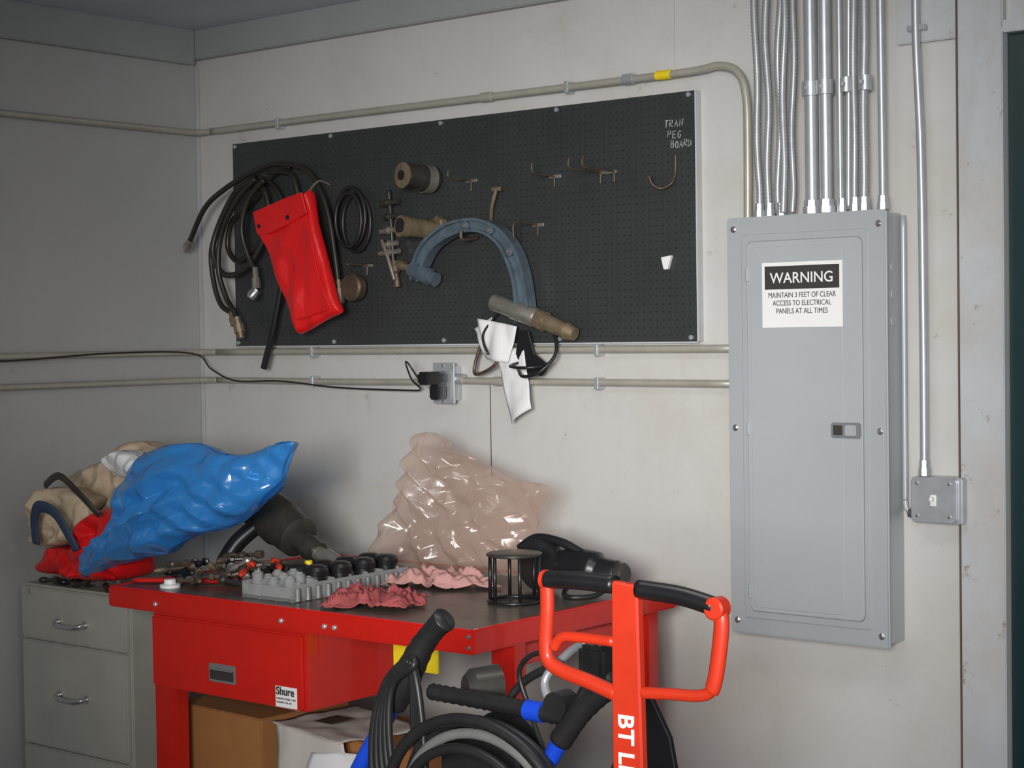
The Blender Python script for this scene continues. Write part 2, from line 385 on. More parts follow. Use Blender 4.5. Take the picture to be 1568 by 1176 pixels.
tube('cord',[(1.335,-.17,1.44),(1.31,-.2,1.50),(1.27,-.17,1.50),(1.235,-.10,1.44),(1.23,-.05,1.405),(1.15,-.047,1.40),(.8,-.046,1.408),(.5,-.047,1.43),(.25,-.05,1.43),(.12,-.06,1.475),(.05,-.10,1.54),(.05,-.5,1.548),(.048,-1.1,1.53),(.05,-1.6,1.60),(.05,-2.6,1.56)],.0032,'black',e,n=8,seg=6)
box('clear_tape_strip',.93,1.09,-.0035,-.001,1.04,1.052,'tape',bev=.0005)
# ---------------------------------------------------------------- pegboard
e=empty('pegboard')
box('board',.2323,2.4015,-.028,-.02,1.5668,2.3668,'peg',e,bev=.001)
box('backing_rail',.24,2.395,-.02,-.001,1.58,1.62,'wall',e,bev=0)
box('backing_rail_2',.24,2.395,-.02,-.001,2.31,2.35,'wall',e,bev=0)
box('edge',2.4015,2.408,-.029,-.001,1.5668,2.3668,'trimg',e,bev=0)
box('edge_low',.2323,2.4015,-.029,-.018,1.562,1.5668,'trimg',e,bev=0)
for x in (.25,.78,1.33,1.85,2.38):
    for z in (1.58,2.355): cyl('screw',(x,-.028,z),(x,-.034,z),.008,'galv',e,10)
ST={'T':[[(0,1),(.9,1.05)],[(.45,1),(.4,0)]],'R':[[(0,0),(.05,1),(.7,.9),(.7,.6),(.05,.5),(.75,0)]],'A':[[(0,0),(.4,1),(.8,0)],[(.15,.4),(.65,.42)]],
 'N':[[(0,0),(.05,1),(.7,0),(.75,1)]],'P':[[(0,0),(.05,1),(.7,.9),(.7,.55),(.05,.45)]],'E':[[(.75,1),(0,1),(0,0),(.75,.02)],[(0,.5),(.6,.52)]],
 'G':[[(.75,.85),(.4,1),(.02,.6),(.1,.1),(.6,.02),(.7,.45),(.4,.45)]],'B':[[(0,0),(0,1),(.6,.9),(.55,.6),(0,.5),(.7,.4),(.65,.05),(0,0)]],
 'O':[[(.4,1),(0,.6),(.2,.05),(.6,.05),(.75,.6),(.4,1)]],'D':[[(0,0),(.05,1),(.6,.8),(.7,.3),(0,0)]]}
random.seed(3)
for li,wd in enumerate(('TRAN','PEG','BOARD')):
    for ci,ch in enumerate(wd):
        jz=random.uniform(-.003,.003)
        for s in ST[ch]:
            x0=2.285+li*.012+ci*(.0195 if li<2 else .0165); z0=2.258-li*.034+jz
            tube('handwriting',[(x0+(u+.12*v)*.0155,-.0285,z0+v*.022) for u,v in s],.0014,'chalk',e,smooth=False,seg=5)
def hook(name,x,z,L=.10,up=.03,side=0.,sep=.025):
    h=empty(name)
    box('plate',x-sep,x+sep,-.033,-.0285,z-.005,z+.006,'steel',h,bev=.001)
    for s in ((-1,1) if sep>.03 else (0,)):
        tube('wire',[(x+s*sep*.8,-.033,z-.035),(x+s*sep*.8,-.034,z-.03),(x+s*sep*.8,-.036,z),(x+s*sep*.8+side*.3,-.07,z+.002),(x+s*sep*.8+side,-.03-L,z+.005),(x+s*sep*.8+side,-.035-L,z+up)],.0034,'rust',h)
hook('peg_hook',1.47,2.14,.12,.03)
hook('peg_hook',1.84,2.13,.12,.04)
hook('peg_hook',2.06,2.13,.17,.04,sep=.035)
hook('peg_hook',1.765,1.97,.13,-.05)
hook('peg_hook',.96,1.86,.10,.0)
h=empty('peg_hook')
tube('wire',[(2.33,-.033,2.17),(2.33,-.036,2.11),(2.325,-.05,2.075),(2.29,-.06,2.06),(2.27,-.08,2.075),(2.265,-.09,2.10)],.004,'rust',h)
h=empty('peg_hook')
prism('clip',[(2.275,1.84),(2.315,1.845),(2.30,1.80),(2.285,1.80)],-.045,-.0285,'white',h)
h=empty('peg_hook')
tube('bar',[(1.56,-.036,1.985),(1.585,-.06,2.04),(1.615,-.07,2.10)],.007,'brass',h)
cyl('tip',(1.598,-.07,2.10),(1.632,-.07,2.10),.008,'brass',h)
e=empty('air_hose_coil')
hs=[
 [(.10,-.14,1.99),(.20,-.15,2.11),(.31,-.14,2.18),(.44,-.12,2.235),(.56,-.11,2.26),(.70,-.10,2.235),(.78,-.10,2.16),(.83,-.10,2.05),(.86,-.10,1.90),(.875,-.10,1.80)],
 [(.44,-.10,2.22),(.33,-.11,2.16),(.24,-.12,2.03),(.22,-.13,1.93),(.27,-.12,1.85),(.37,-.11,1.86),(.46,-.10,1.95),(.50,-.09,2.06),(.48,-.09,2.16),(.43,-.09,2.20)],
 [(.47,-.08,2.20),(.36,-.10,2.17),(.25,-.10,2.07),(.19,-.11,1.95),(.20,-.11,1.82),(.24,-.11,1.73),(.29,-.10,1.70)],
 [(.46,-.12,2.21),(.36,-.13,2.13),(.27,-.13,2.0),(.25,-.13,1.87),(.28,-.12,1.76),(.32,-.12,1.71),(.34,-.12,1.67)],
 [(.42,-.07,2.22),(.52,-.08,2.18),(.58,-.08,2.08),(.60,-.08,1.95),(.57,-.08,1.80),(.53,-.08,1.70),(.49,-.08,1.62)],
 [(.60,-.07,2.25),(.50,-.07,2.22),(.42,-.07,2.15),(.35,-.07,2.10),(.27,-.07,2.06),(.24,-.07,1.96),(.30,-.07,1.90),(.40,-.07,1.95),(.47,-.07,2.02),(.50,-.07,2.10)],
 [(.52,-.13,2.20),(.44,-.14,2.13),(.40,-.14,2.02),(.42,-.13,1.92),(.45,-.12,1.86)],
 [(.50,-.09,2.235),(.62,-.09,2.22),(.66,-.09,2.14),(.66,-.08,2.05)],
]
for i,p in enumerate(hs): tube('hose',p,.0105 if i not in(1,) else .012,'hose',e,n=10)
c0=(.905,2.04)
for k,(r,dy) in enumerate(((.10,-.06),(.088,-.08),(.095,-.045))):
    tube('small_coil',[(c0[0]+k*.008+r*.75*math.cos(a*math.pi/6),dy,c0[1]-k*.01+r*1.12*math.sin(a*math.pi/6)) for a in range(12)],.0075,'rubber',e,closed=True,n=5)
tube('thick_tail',[(.58,-.09,1.86),(.55,-.09,1.75),(.51,-.09,1.62),(.47,-.09,1.52),(.455,-.09,1.48)],.013,'black',e)
lathe('brass_end',(.10,-.14,1.99),(.065,-.14,1.945),[(0,.013),(.4,.013),(.4,.017),(.7,.017),(.7,.008),(1,.008)],'steel',e,8)
lathe('hose_end',(.34,-.12,1.68),(.365,-.12,1.60),[(0,.015),(.35,.015),(.35,.022),(.75,.022),(.75,.014),(1,.014)],'brass',e,10)
lathe('hose_end_2',(.45,-.12,1.87),(.455,-.12,1.79),[(0,.012),(.5,.012),(.5,.017),(1,.017)],'steel',e,8)
lathe('coupler',(.455,-.12,1.785),(.44,-.14,1.75),[(0,.018),(.6,.022),(1,.016)],'chrome',e,10)
lathe('hose_end_3',(.29,-.10,1.70),(.31,-.10,1.65),[(0,.014),(.4,.014),(.4,.019),(1,.019)],'brass',e,8)
lathe('coupler_2',(.875,-.10,1.81),(.885,-.10,1.70),[(0,.012),(.3,.012),(.3,.019),(.8,.019),(.8,.012),(1,.012)],'rust',e,10)
lathe('gauge',(.93,-.06,1.78),(.93,-.10,1.78),[(0,.05),(.8,.052),(1,.045)],'rust',e)
e=empty('red_vinyl_pouch')
pl=[(.52,2.078),(.60,2.105),(.70,2.122),(.785,2.140),(.80,2.135),(.825,2.05),(.855,1.95),(.885,1.85),(.92,1.75),(.945,1.695),(.938,1.682),(.87,1.66),(.80,1.632),(.74,1.612),(.725,1.62),(.68,1.71),(.63,1.81),(.58,1.92),(.535,2.0),(.515,2.06)]
bag('pouch_body',pl,-.155,.024,.018,'redcloth',e,wr=.010,fr=6,seed=3,p=9,aniso=(1,1,.6),na=200,nr=30,fn=crease)
prism('flap',[(.525,2.075),(.70,2.118),(.79,2.135),(.815,2.055),(.72,2.02),(.60,1.985),(.545,1.99)],-.199,-.192,'redcloth',e,bev=.003)
tube('side_seam',[(.79,-.185,2.05),(.83,-.188,1.93),(.87,-.188,1.80),(.91,-.182,1.71)],.003,'redcloth',e)
tube('bottom_seam',[(.72,-.186,1.66),(.80,-.19,1.675),(.92,-.182,1.705)],.0035,'redcloth',e)
cyl('eyelet',(.715,-.197,2.045),(.715,-.202,2.045),.009,'black',e,12)
cyl('eyelet_2',(.56,-.197,2.02),(.56,-.202,2.02),.008,'black',e,12)
tube('hanger',[(.78,-.036,2.17),(.78,-.10,2.18),(.78,-.16,2.13)],.005,'steel',e)
# fittings
e=empty('pipe_fitting')
lathe('body',(1.30,-.029,2.155),(1.27,-.17,2.165),[(0,.04),(.1,.05),(.55,.05),(.55,.043),(.85,.042),(.85,.046),(1,.046)],'tool',e)
lathe('ring',(1.295,-.05,2.156),(1.288,-.085,2.158),[(0,.052),(1,.052)],'steel',e)
lathe('face',(1.2705,-.168,2.165),(1.269,-.176,2.1652),[(0,.046),(.6,.046),(1,.038)],'brass',e)
lathe('bore',(1.2695,-.174,2.165),(1.269,-.178,2.165),[(0,.018),(1,.018)],'black',e)
e=empty('pipe_fitting')
lathe('flange',(1.33,-.029,1.975),(1.32,-.06,1.975),[(0,.045),(.2,.05),(.8,.05),(1,.045)],'brass',e,8)
lathe('nozzle',(1.32,-.06,1.975),(1.28,-.20,1.985),[(0,.034),(.3,.030),(.3,.034),(.8,.034),(.8,.038),(1,.038)],'brass',e)
lathe('bore',(1.2802,-.199,1.985),(1.2795,-.2015,1.985),[(0,.028),(1,.028)],'black',e)
e=empty('bar_clamp')
tube('rod',[(1.10,-.06,2.13),(1.11,-.06,2.0),(1.12,-.06,1.80)],.008,'tool',e)
for z,w in ((2.08,.05),(2.03,.035),(1.98,.05),(1.93,.04),(1.90,.055)):
    lathe('lug',(1.105-w,-.06,z),(1.115+w*.6,-.06,z+.006),[(0,.009),(.3,.012),(.5,.017),(.7,.010),(1,.010)],'tool' if z>2 else 'steel',e,10)
lathe('screw_end',(1.12,-.06,1.87),(1.135,-.06,1.775),[(0,.016),(.4,.020),(.5,.012),(1,.014)],'rust',e,10)
tube('handle',[(1.07,-.07,1.95),(1.11,-.08,1.88),(1.14,-.08,1.80)],.007,'steel',e)
# micrometer
e=empty('outside_micrometer')
outer=[(1.235,1.80),(1.255,1.875),(1.30,1.935),(1.386,1.985),(1.47,2.002),(1.56,2.0),(1.65,1.965),(1.715,1.90),(1.755,1.81),(1.775,1.70),(1.775,1.64)]
inner=[(1.275,1.79),(1.305,1.855),(1.352,1.908),(1.43,1.944),(1.50,1.956),(1.57,1.949),(1.635,1.912),(1.678,1.85),(1.705,1.78),(1.715,1.70),(1.715,1.64)]
oc=cat([(x,0,z) for x,z in outer],6); ic=cat([(x,0,z) for x,z in inner],6)
def band(nm,f0,f1,ya,yb,m):
    bm=bmesh.new(); q=[]
    for a,b in zip(oc,ic):
        p0=a.lerp(b,f0); p1=a.lerp(b,f1)
        q.append([bm.verts.new((p0.x,ya,p0.z)),bm.verts.new((p1.x,ya,p1.z)),bm.verts.new((p1.x,yb,p1.z)),bm.verts.new((p0.x,yb,p0.z))])
    for A,B in zip(q,q[1:]):
        for j in range(4): bm.faces.new((A[j],A[(j+1)%4],B[(j+1)%4],B[j]))
    bm.faces.new(q[0]);bm.faces.new(q[-1]); bmesh.ops.recalc_face_normals(bm,faces=bm.faces[:])
    mk(nm,bm,m,e)
band('frame_web',.1,.9,-.092,-.078,'mic'); band('rim_outer',0,.2,-.108,-.062,'mic'); band('rim_inner',.8,1,-.108,-.062,'mic')
for x,z in ((1.50,1.979),(1.695,1.88),(1.61,1.958)):
    cyl('boss',(x,-.070,z),(x,-.106,z),.016,'mic',e,14); cyl('boss_pin',(x,-.104,z),(x,-.112,z),.007,'steel',e,10)
lathe('anvil_barrel',(1.225,-.085,1.838),(1.345,-.085,1.795),[(0,.026),(.1,.031),(.75,.031),(.75,.026),(1,.026)],'mic',e)
lathe('anvil_tip',(1.16,-.085,1.86),(1.23,-.085,1.838),[(0,.012),(.2,.018),(.5,.018),(.5,.013),(1,.013)],'brass',e)
lathe('spindle_sleeve',(1.60,-.085,1.712),(1.80,-.085,1.65),[(0,.02),(.05,.03),(.5,.03),(.5,.034),(.95,.034),(1,.028)],'steel',e)
lathe('thimble',(1.79,-.085,1.653),(1.955,-.085,1.595),[(0,.027),(.1,.034),(.25,.034),(.25,.028),(.8,.026),(.8,.030),(1,.022)],'brass',e)
tube('hang_peg',[(1.5,-.036,1.94),(1.5,-.12,1.93),(1.5,-.125,1.96)],.006,'rust',e)
e=empty('wire_tool_holder')
prism('back_plate',[(1.70,1.61),(1.745,1.61),(1.77,1.53),(1.83,1.49),(1.80,1.455),(1.72,1.46),(1.675,1.49),(1.69,1.54)],-.07,-.06,'black',e)
tube('hoop',[(1.70,-.07,1.48),(1.76,-.12,1.455),(1.83,-.12,1.47),(1.87,-.08,1.53),(1.85,-.06,1.61)],.006,'black',e)
tube('cup_rim',[(1.70,-.07,1.50),(1.72,-.14,1.49),(1.79,-.16,1.485),(1.84,-.12,1.49),(1.83,-.06,1.50)],.005,'black',e)
tube('hook_wire',[(1.53,-.06,1.57),(1.50,-.06,1.50),(1.51,-.07,1.46),(1.60,-.08,1.49),(1.62,-.06,1.55),(1.58,-.05,1.62)],.006,'rust',e)
def sheet(name,pts,y,m,seed,par=None):
    bm=bmesh.new(); n=12; a,b,c,d=[Vector((p[0],y,p[1])) for p in pts]; g=[]
    for i in range(n+1):
        row=[]
        for j in range(n+1):
            u=i/n;v=j/n; p=(a*(1-u)+b*u)*(1-v)+(d*(1-u)+c*u)*v
            p.y+=-.012*abs(noise.noise(Vector((p.x*12+seed,seed,p.z*7)))*2)-.02*math.sin(u*2.5)*v
            row.append(bm.verts.new(p))
        g.append(row)
    for i in range(n):
        for j in range(n): bm.faces.new((g[i][j],g[i+1][j],g[i+1][j+1],g[i][j+1]))
    o=mk(name,bm,m,par,True); s=o.modifiers.new('s','SOLIDIFY'); s.thickness=.0008
e=empty('paper_tag')
sheet('sheet_1',[(1.535,1.655),(1.71,1.625),(1.67,1.50),(1.565,1.515)],-.075,'paper',1,e)
sheet('sheet_2',[(1.60,1.55),(1.725,1.55),(1.765,1.345),(1.665,1.29)],-.065,'paper',5,e)
sheet('sheet_3',[(1.50,1.62),(1.58,1.66),(1.61,1.52),(1.56,1.51)],-.06,'paper',9,e)
tube('string',[(1.60,-.04,1.68),(1.57,-.10,1.60),(1.60,-.11,1.53)],.004,'black',e)
# ---------------------------------------------------------------- bench
b=empty('workbench',(.872,-1.180,0),0)
W_,D_=1.546,.99
box('top_pan',.004,W_-.004,.004,D_,.742,.795,'red',b,bev=.006)
box('rubber_mat',.018,W_-.018,.018,D_-.015,.795,.8005,'mat',b,bev=.001)
box('lip_front',.0,W_,-.004,.018,.736,.804,'red',b,bev=.006)
box('lip_right',W_-.018,W_+.004,.0,D_,.736,.804,'red',b,bev=.006)
box('lip_left',-.004,.018,.0,D_,.736,.804,'red',b,bev=.006)
box('lip_back',.0,W_,D_-.015,D_+.003,.736,.804,'red',b,bev=.004)
for x in (.24,.81,.99,1.03,1.42): lathe('bolt',(x,-.004,.763),(x,-.012,.763),[(0,.008),(.6,.008),(1,.005)],'galv',b,8)
for z in (.755,.785): lathe('bolt',(W_-.01,-.004,z),(W_-.01,-.012,z),[(0,.007),(1,.004)],'chrome',b,8)
for x0,x1,y in ((.06,.165,.13),(1.44,1.525,.20),(.06,.145,D_-.13),(1.44,1.525,D_-.13)):
    box('leg',x0,x1,y,y+.06,.0,.742,'red',b,bev=.006)
    box('foot',x0-.01,x1+.01,y-.01,y+.07,0,.012,'red',b,bev=.002)
box('cross_brace',.10,.14,.19,D_-.13,.66,.72,'red',b,bev=.004)
box('cross_brace_2',1.46,1.50,.26,D_-.13,.66,.72,'red',b,bev=.004)
box('rear_rail',.145,1.44,D_-.12,D_-.09,.66,.72,'red',b,bev=.004)
box('lower_shelf',.09,W_-.03,.21,D_-.08,.13,.15,'red',b,bev=.004)
box('drawer_case',.195,.885,.020,.40,.495,.738,'red',b,bev=.006)
box('drawer_front',.202,.878,.006,.022,.50,.725,'red',b,bev=.006)
box('handle_frame',.475,.595,.0025,.008,.545,.602,'greyplastic',b,bev=.003)
box('handle_pocket',.482,.588,.001,.004,.553,.585,'ink',b,bev=.001)
box('handle_lip',.482,.588,-.004,.005,.583,.590,'greyplastic',b,bev=.002)
box('maker_label',.770,.860,.0040,.0062,.503,.565,'white',b,bev=.0005)
text('label_word','Shure',(.773,.0036,.540),.033,'ink',b,bold=.0008)
text('label_line','MANUFACTURING CORP',(.774,.0036,.526),.0072,'ink',b)
text('label_line_2','WASHINGTON, MO',(.774,.0036,.515),.0072,'ink',b)
e=empty('cardboard_box',(1.135,-.77,.151),math.radians(-3))
box('carton',-.22,.22,-.18,.20,.0,.235,'card',e,bev=.004)
box('flap_tape',-.221,.221,-.025,.025,.234,.236,'kraft',e,bev=0)
box('flap_seam',-.22,.22,-.002,.002,.235,.237,'gap',e,bev=0)
e=empty('cardboard_box',(1.64,-.74,.151),math.radians(4))
box('carton',-.20,.26,-.16,.2,0,.20,'card',e,bev=.004)
box('flap_seam',-.20,.26,-.002,.002,.199,.201,'gap',e,bev=0)
e=empty('printed_papers')
def lay(name,pts,m,seed):
    a,b_,c_,d_=[Vector(p) for p in pts]; bm=bmesh.new(); n=16; g=[]
    for i in range(n+1):
        row=[]
        for j in range(n+1):
            u=i/n;v=j/n; p=(a*(1-u)+b_*u)*(1-v)+(d_*(1-u)+c_*u)*v
            p.z+=.018*abs(noise.noise(Vector((p.x*9+seed,p.y*9,seed))))
            p.y-=.012*noise.noise(Vector((p.x*9+seed,p.z*9,seed)))
            row.append(bm.verts.new(p))
        g.append(row)
    for i in range(n):
        for j in range(n): bm.faces.new((g[i][j],g[i+1][j],g[i+1][j+1],g[i][j+1]))
    o=mk(name,bm,m,e,True); s=o.modifiers.new('s','SOLIDIFY'); s.thickness=.001
lay('sheet_top',[(1.40,-.97,.385),(1.72,-1.0,.360),(1.80,-.68,.362),(1.46,-.64,.392)],'print',2)
lay('sheet_hanging',[(1.46,-1.0,.25),(1.76,-1.0,.22),(1.72,-.975,.360),(1.42,-.965,.383)],'print',5)
lay('sheet_low',[(1.58,-1.03,.20),(1.93,-1.0,.20),(1.92,-.96,.345),(1.60,-.99,.32)],'paper',8)
box('print_block',1.52,1.60,-.90,-.80,.391,.393,'rust',e,bev=0)
e=empty('yellow_caution_tag')
box('plate',1.915,2.09,-.955,-.945,.612,.732,'yellow',e,bev=.002)
tube('hanger',[(1.94,-.95,.732),(1.94,-.95,.7405)],.003,'steel',e)
tube('hanger_2',[(2.06,-.95,.732),(2.06,-.95,.7405)],.003,'steel',e)
# ---------------------------------------------------------------- cabinet
c=empty('filing_cabinet')
box('carcass',.035,.655,-.915,-.38,.02,.716,'cab',c,bev=.004)
box('plinth',.045,.645,-.90,-.40,0,.03,'dgrey',c,bev=0)
for z0,z1,zh in ((.523,.708,.588),(.137,.515,.326),(.03,.129,.08)):
    box('drawer_front',.048,.642,-.932,-.912,z0,z1,'cab',c,bev=.005)
    if zh>.1:
        tube('handle',[(.27,-.93,zh+.008),(.272,-.955,zh+.006),(.30,-.966,zh),(.36,-.968,zh-.002),(.395,-.966,zh),(.42,-.955,zh+.006),(.422,-.93,zh+.008)],.009,'chrome',c)
        for x in (.27,.422): cyl('handle_base',(x,-.93,zh+.008),(x,-.940,zh+.008),.015,'chrome',c,12)
lathe('lock',(.10,-.93,.69),(.10,-.938,.69),[(0,.01),(1,.008)],'chrome',c)
# ---------------------------------------------------------------- clutter left
e=empty('canvas_sack')
bag('sack_body',[(.03,.93),(.05,1.02),(.10,1.10),(.25,1.15),(.36,1.19),(.45,1.235),(.58,1.21),(.74,1.205),(.80,1.15),(.72,1.0),(.60,.90),(.45,.85),(.25,.83),(.10,.86)],-.70,.10,.18,'kraft',e,wr=.05,fr=7,seed=2,p=2.5,curl=.03,fn=crease,na=200,nr=34)
bag('sack_fold',[(.07,.93),(.12,1.02),(.20,1.07),(.36,1.06),(.43,.98),(.36,.90),(.22,.86),(.1,.88)],-.90,.03,.05,'kraft',e,wr=.04,fr=9,seed=7,curl=.04,fn=crease,na=160,nr=26)
bag('sack_top',[(.50,1.17),(.52,1.20),(.58,1.215),(.66,1.20),(.70,1.16),(.64,1.12),(.55,1.13)],-.88,.03,.03,'paper',e,wr=.03,fr=10,seed=9,curl=.02,fn=crease)
e=empty('tool_strap')
tube('strap',[(.24,-1.0,.88),(.26,-1.02,.97),(.32,-1.04,1.02),(.39,-1.03,1.00),(.44,-1.02,.94),(.47,-1.0,.87)],.022,'navy',e,flat=.25)
tube('strap_2',[(.30,-1.0,1.09),(.42,-1.03,1.13),(.52,-1.03,1.08),(.60,-1.0,1.0)],.014,'tool',e,flat=.4)
e=empty('red_tool_bag')
bag('body',[(.16,.76),(.14,.80),(.18,.85),(.28,.86),(.36,.85),(.42,.90),(.44,.98),(.50,1.01),(.60,1.0),(.66,.96),(.64,.88),(.60,.78),(.52,.755),(.35,.75)],-.86,.07,.10,'redcloth',e,wr=.05,fr=8,seed=5,p=3,fn=crease,na=160,nr=26)
e=empty('blue_plastic_bag')
bag('bag_body',[(.42,.80),(.44,.85),(.52,.885),(.60,.93),(.65,1.02),(.66,1.10),(.74,1.19),(.86,1.235),(1.0,1.255),(1.12,1.235),(1.25,1.225),(1.38,1.258),(1.50,1.275),(1.49,1.235),(1.42,1.14),(1.31,1.05),(1.18,.985),(1.02,.95),(.90,.885),(.75,.855),(.62,.82),(.50,.78),(.43,.765)],-.94,.08,.075,'bluebag',e,na=322,nr=60,wr=.036,fr=6.6,seed=10,p=2.0,aniso=(.8,1,1.2),curl=.05,fn=crease)
e=empty('angle_drill')
lathe('motor_housing',(.96,-.60,1.02),(1.21,-.64,.92),[(0,.05),(.06,.078),(.12,.078),(.12,.074),(.2,.074),(.2,.08),(.55,.083),(.6,.075),(.95,.072),(1,.05)],'tool',e)
lathe('gear_neck',(1.20,-.64,.92),(1.30,-.65,.88),[(0,.04),(.5,.036),(.5,.042),(1,.038)],'tool',e)
lathe('chuck',(1.30,-.65,.88),(1.42,-.66,.838),[(0,.026),(.3,.026),(.3,.034),(.8,.034),(1,.022)],'steel',e,16)
tube('grip',[(1.02,-.66,.96),(.98,-.72,.90),(.96,-.76,.835)],.030,'black',e)
e=empty('mechanics_tool_pile')
random.seed(11)
for i in range(40):
    x=random.uniform(.96,1.32); y=random.uniform(-1.05,-.74); z=.815+random.uniform(0,.06)
    a=random.uniform(0,3.14); l=random.uniform(.03,.08)
    lathe('tool',(x-l*math.cos(a),y-l*math.sin(a),z),(x+l*math.cos(a),y+l*math.sin(a),z+random.uniform(-.004,.02)),[(0,.006),(.1,.012),(.3,.012),(.35,.007),(.8,.007),(.85,.014),(1,.013)],random.choice(['tool','steel','rust','black','brass','black','rust','orange']),e,8)
tube('pry_bar',[(.90,-1.10,.812),(1.10,-1.0,.815),(1.38,-.86,.815)],.009,'red',e)
e=empty('loose_hand_tools')
for i in range(16):
    x=random.uniform(.12,.58); y=random.uniform(-.90,-.80); a=random.uniform(-.6,.9); l=random.uniform(.04,.07)
    lathe('tool_on_cabinet',(x-l*math.cos(a),y-l*math.sin(a)*.4,.729),(x+l*math.cos(a),y+l*math.sin(a)*.4,.736),[(0,.006),(.1,.012),(.3,.012),(.35,.007),(.8,.007),(.85,.014),(1,.013)],random.choice(['tool','steel','black','chrome','tool']),e,8)
tube('pliers_a',[(.50,-.90,.726),(.56,-.93,.728),(.62,-.90,.726)],.008,'black',e)
tube('pliers_b',[(.50,-.90,.742),(.55,-.94,.742),(.60,-.93,.742)],.008,'black',e)
e=empty('bottle_cap')
lathe('cap',(1.07,-1.09,.801),(1.07,-1.09,.828),[(0,.033),(.4,.033),(.45,.02),(1,.018)],'white',e)
# ---------------------------------------------------------------- socket tray
e=empty('socket_tray')
tx0,tx1,ty0,ty1=1.42,1.64,-1.10,-.58
box('base',tx0,tx1,ty0,ty1,.801,.812,'greyplastic',e,bev=.003)
for i in range(15):
    y=ty0+.004+i*(ty1-ty0-.008)/14
    box('divider',tx0+.004,tx1-.004,y-.002,y+.002,.81,.845+.012*(i%2),'frost',e,bev=.001)
for x in (tx0+.003,tx0+.075,tx0+.15,tx1-.003):
    box('wall',x-.002,x+.002,ty0,ty1,.80,.852,'frost',e,bev=.001)
for i in range(4):
    y=ty1-.06-i*.105
    lathe('socket',(tx1-.042,y,.815),(tx1-.042,y,.897),[(0,.030),(.6,.032),(.62,.038),(.8,.040),(.93,.034),(1,.020)],'black',e,20)
    lathe('socket',(tx0+.085,y+.02,.815),(tx0+.085,y+.02,.892),[(0,.028),(.6,.03),(.62,.036),(.8,.038),(.93,.032),(1,.020)],'black',e,20)
for i in range(3):
    for x in (tx0+.04,tx0+.11,tx1-.04):
        y=ty0+.03+i*.042
        lathe('clear_cell',(x,y,.81),(x,y,.868+.008*((i+int(x*100))%3)),[(0,.015),(.9,.018),(.92,.012),(1,.010)],'frost',e,12)
for i in range(12):
    y=ty0+.02+i*(ty1-ty0-.04)/11
    lathe('peg',(tx1+.004,y,.803),(tx1+.004,y,.842),[(0,.010),(1,.008)],'greyplastic',e,10)
lathe('yellow_plug',(tx1-.12,ty0+.19,.86),(tx1-.12,ty0+.19,.900),[(0,.014),(1,.012)],'yellow',e)
cloth('shop_rag',1.88,-.985,.801,.18,.13,.035,'rag',seed=1.3,rot=.3,fr=14)
cloth('pink_cloth',1.80,-.58,.801,.22,.11,.04,'pink',seed=4.3,rot=.2,fr=10)
e=empty('clear_plastic_bag')
bag('bag_film',[(1.31,.83),(1.36,.95),(1.43,1.07),(1.50,1.17),(1.525,1.265),(1.555,1.265),(1.60,1.23),(1.70,1.205),(1.80,1.17),(1.92,1.135),(2.045,1.115),(2.04,1.07),(2.01,1.02),(1.99,.92),(1.98,.83),(1.84,.815),(1.64,.81),(1.44,.812)],-.37,.025,.025,'clear',e,wr=.046,fr=6.2,seed=6,p=3.5,nr=60,na=324,curl=.05,fn=crease)
# stand
e=empty('wire_cage_stand')
sc=(2.195,-.72)
lathe('top_plate',(sc[0],sc[1],.940),(sc[0],sc[1],.950),[(0,.080),(.3,.084),(.8,.084),(1,.080)],'tool',e,28)
tube('base_ring',[(sc[0]+.078*math.cos(a*math.pi/6),sc[1]+.078*math.sin(a*math.pi/6),.807) for a in range(12)],.006,'black',e,closed=True,n=4)
for a in range(6):
    t=a*math.pi/3+.35
    tube('leg',[(sc[0]+.078*math.cos(t),sc[1]+.078*math.sin(t),.805),(sc[0]+.077*math.cos(t),sc[1]+.077*math.sin(t),.941)],.0055,'black',e,smooth=False,seg=8)
# grinder
e=empty('angle_grinder')
tube('body',[(2.15,-.47,.875),(2.20,-.465,.885),(2.28,-.46,.878),(2.34,-.455,.868),(2.38,-.45,.868)],lambda t:.040+.018*math.sin(t*3.0)*(1 if t<.6 else .4),'black',e,seg=16)
lathe('guard',(2.11,-.52,.885),(2.12,-.45,.885),[(0,.05),(.1,.080),(.8,.080),(1,.05)],'rubber',e)
tube('handle_arch',[(2.04,-.50,.93),(2.10,-.49,.965),(2.19,-.48,.955),(2.26,-.47,.925),(2.32,-.46,.90)],.014,'black',e)
lathe('end_cap',(2.372,-.45,.868),(2.408,-.45,.868),[(0,.03),(.2,.036),(.8,.036),(1,.028)],'tool',e)
tube('cord',[(2.20,-.45,.83),(2.25,-.55,.812),(2.31,-.60,.810),(2.36,-.55,.812),(2.37,-.49,.83)],.008,'rubber',e)
# ---------------------------------------------------------------- hand truck with hoses
e=empty('hand_truck')
Y=-1.78
tube('frame_left',[(2.70,Y,.77),(2.655,Y,.70),(2.568,Y,.575),(2.40,Y,.30),(2.28,Y,.10)],.020,'blue',e)
tube('frame_right',[(3.20,Y,.765),(3.128,Y,.656),(3.05,Y,.53),(2.90,Y,.30),(2.78,Y,.10)],.020,'blue',e)
tube('grip_left',[(2.845,Y,.955),(2.815,Y,.93),(2.77,Y,.88),(2.72,Y,.80),(2.68,Y,.74)],lambda t:.030-.004*math.sin(t*6),'rubber',e,rib=.03,seg=14)
tube('grip_right',[(3.32,Y,.865),(3.275,Y,.835),(3.22,Y,.785),(3.17,Y,.72)],lambda t:.026,'rubber',e,rib=.03,seg=14)
tube('crossbar',[(2.80,Y,.785),(2.95,Y,.782),(3.08,Y,.778),(3.20,Y,.773)],.019,'rubber',e,n=14,rib=.06)
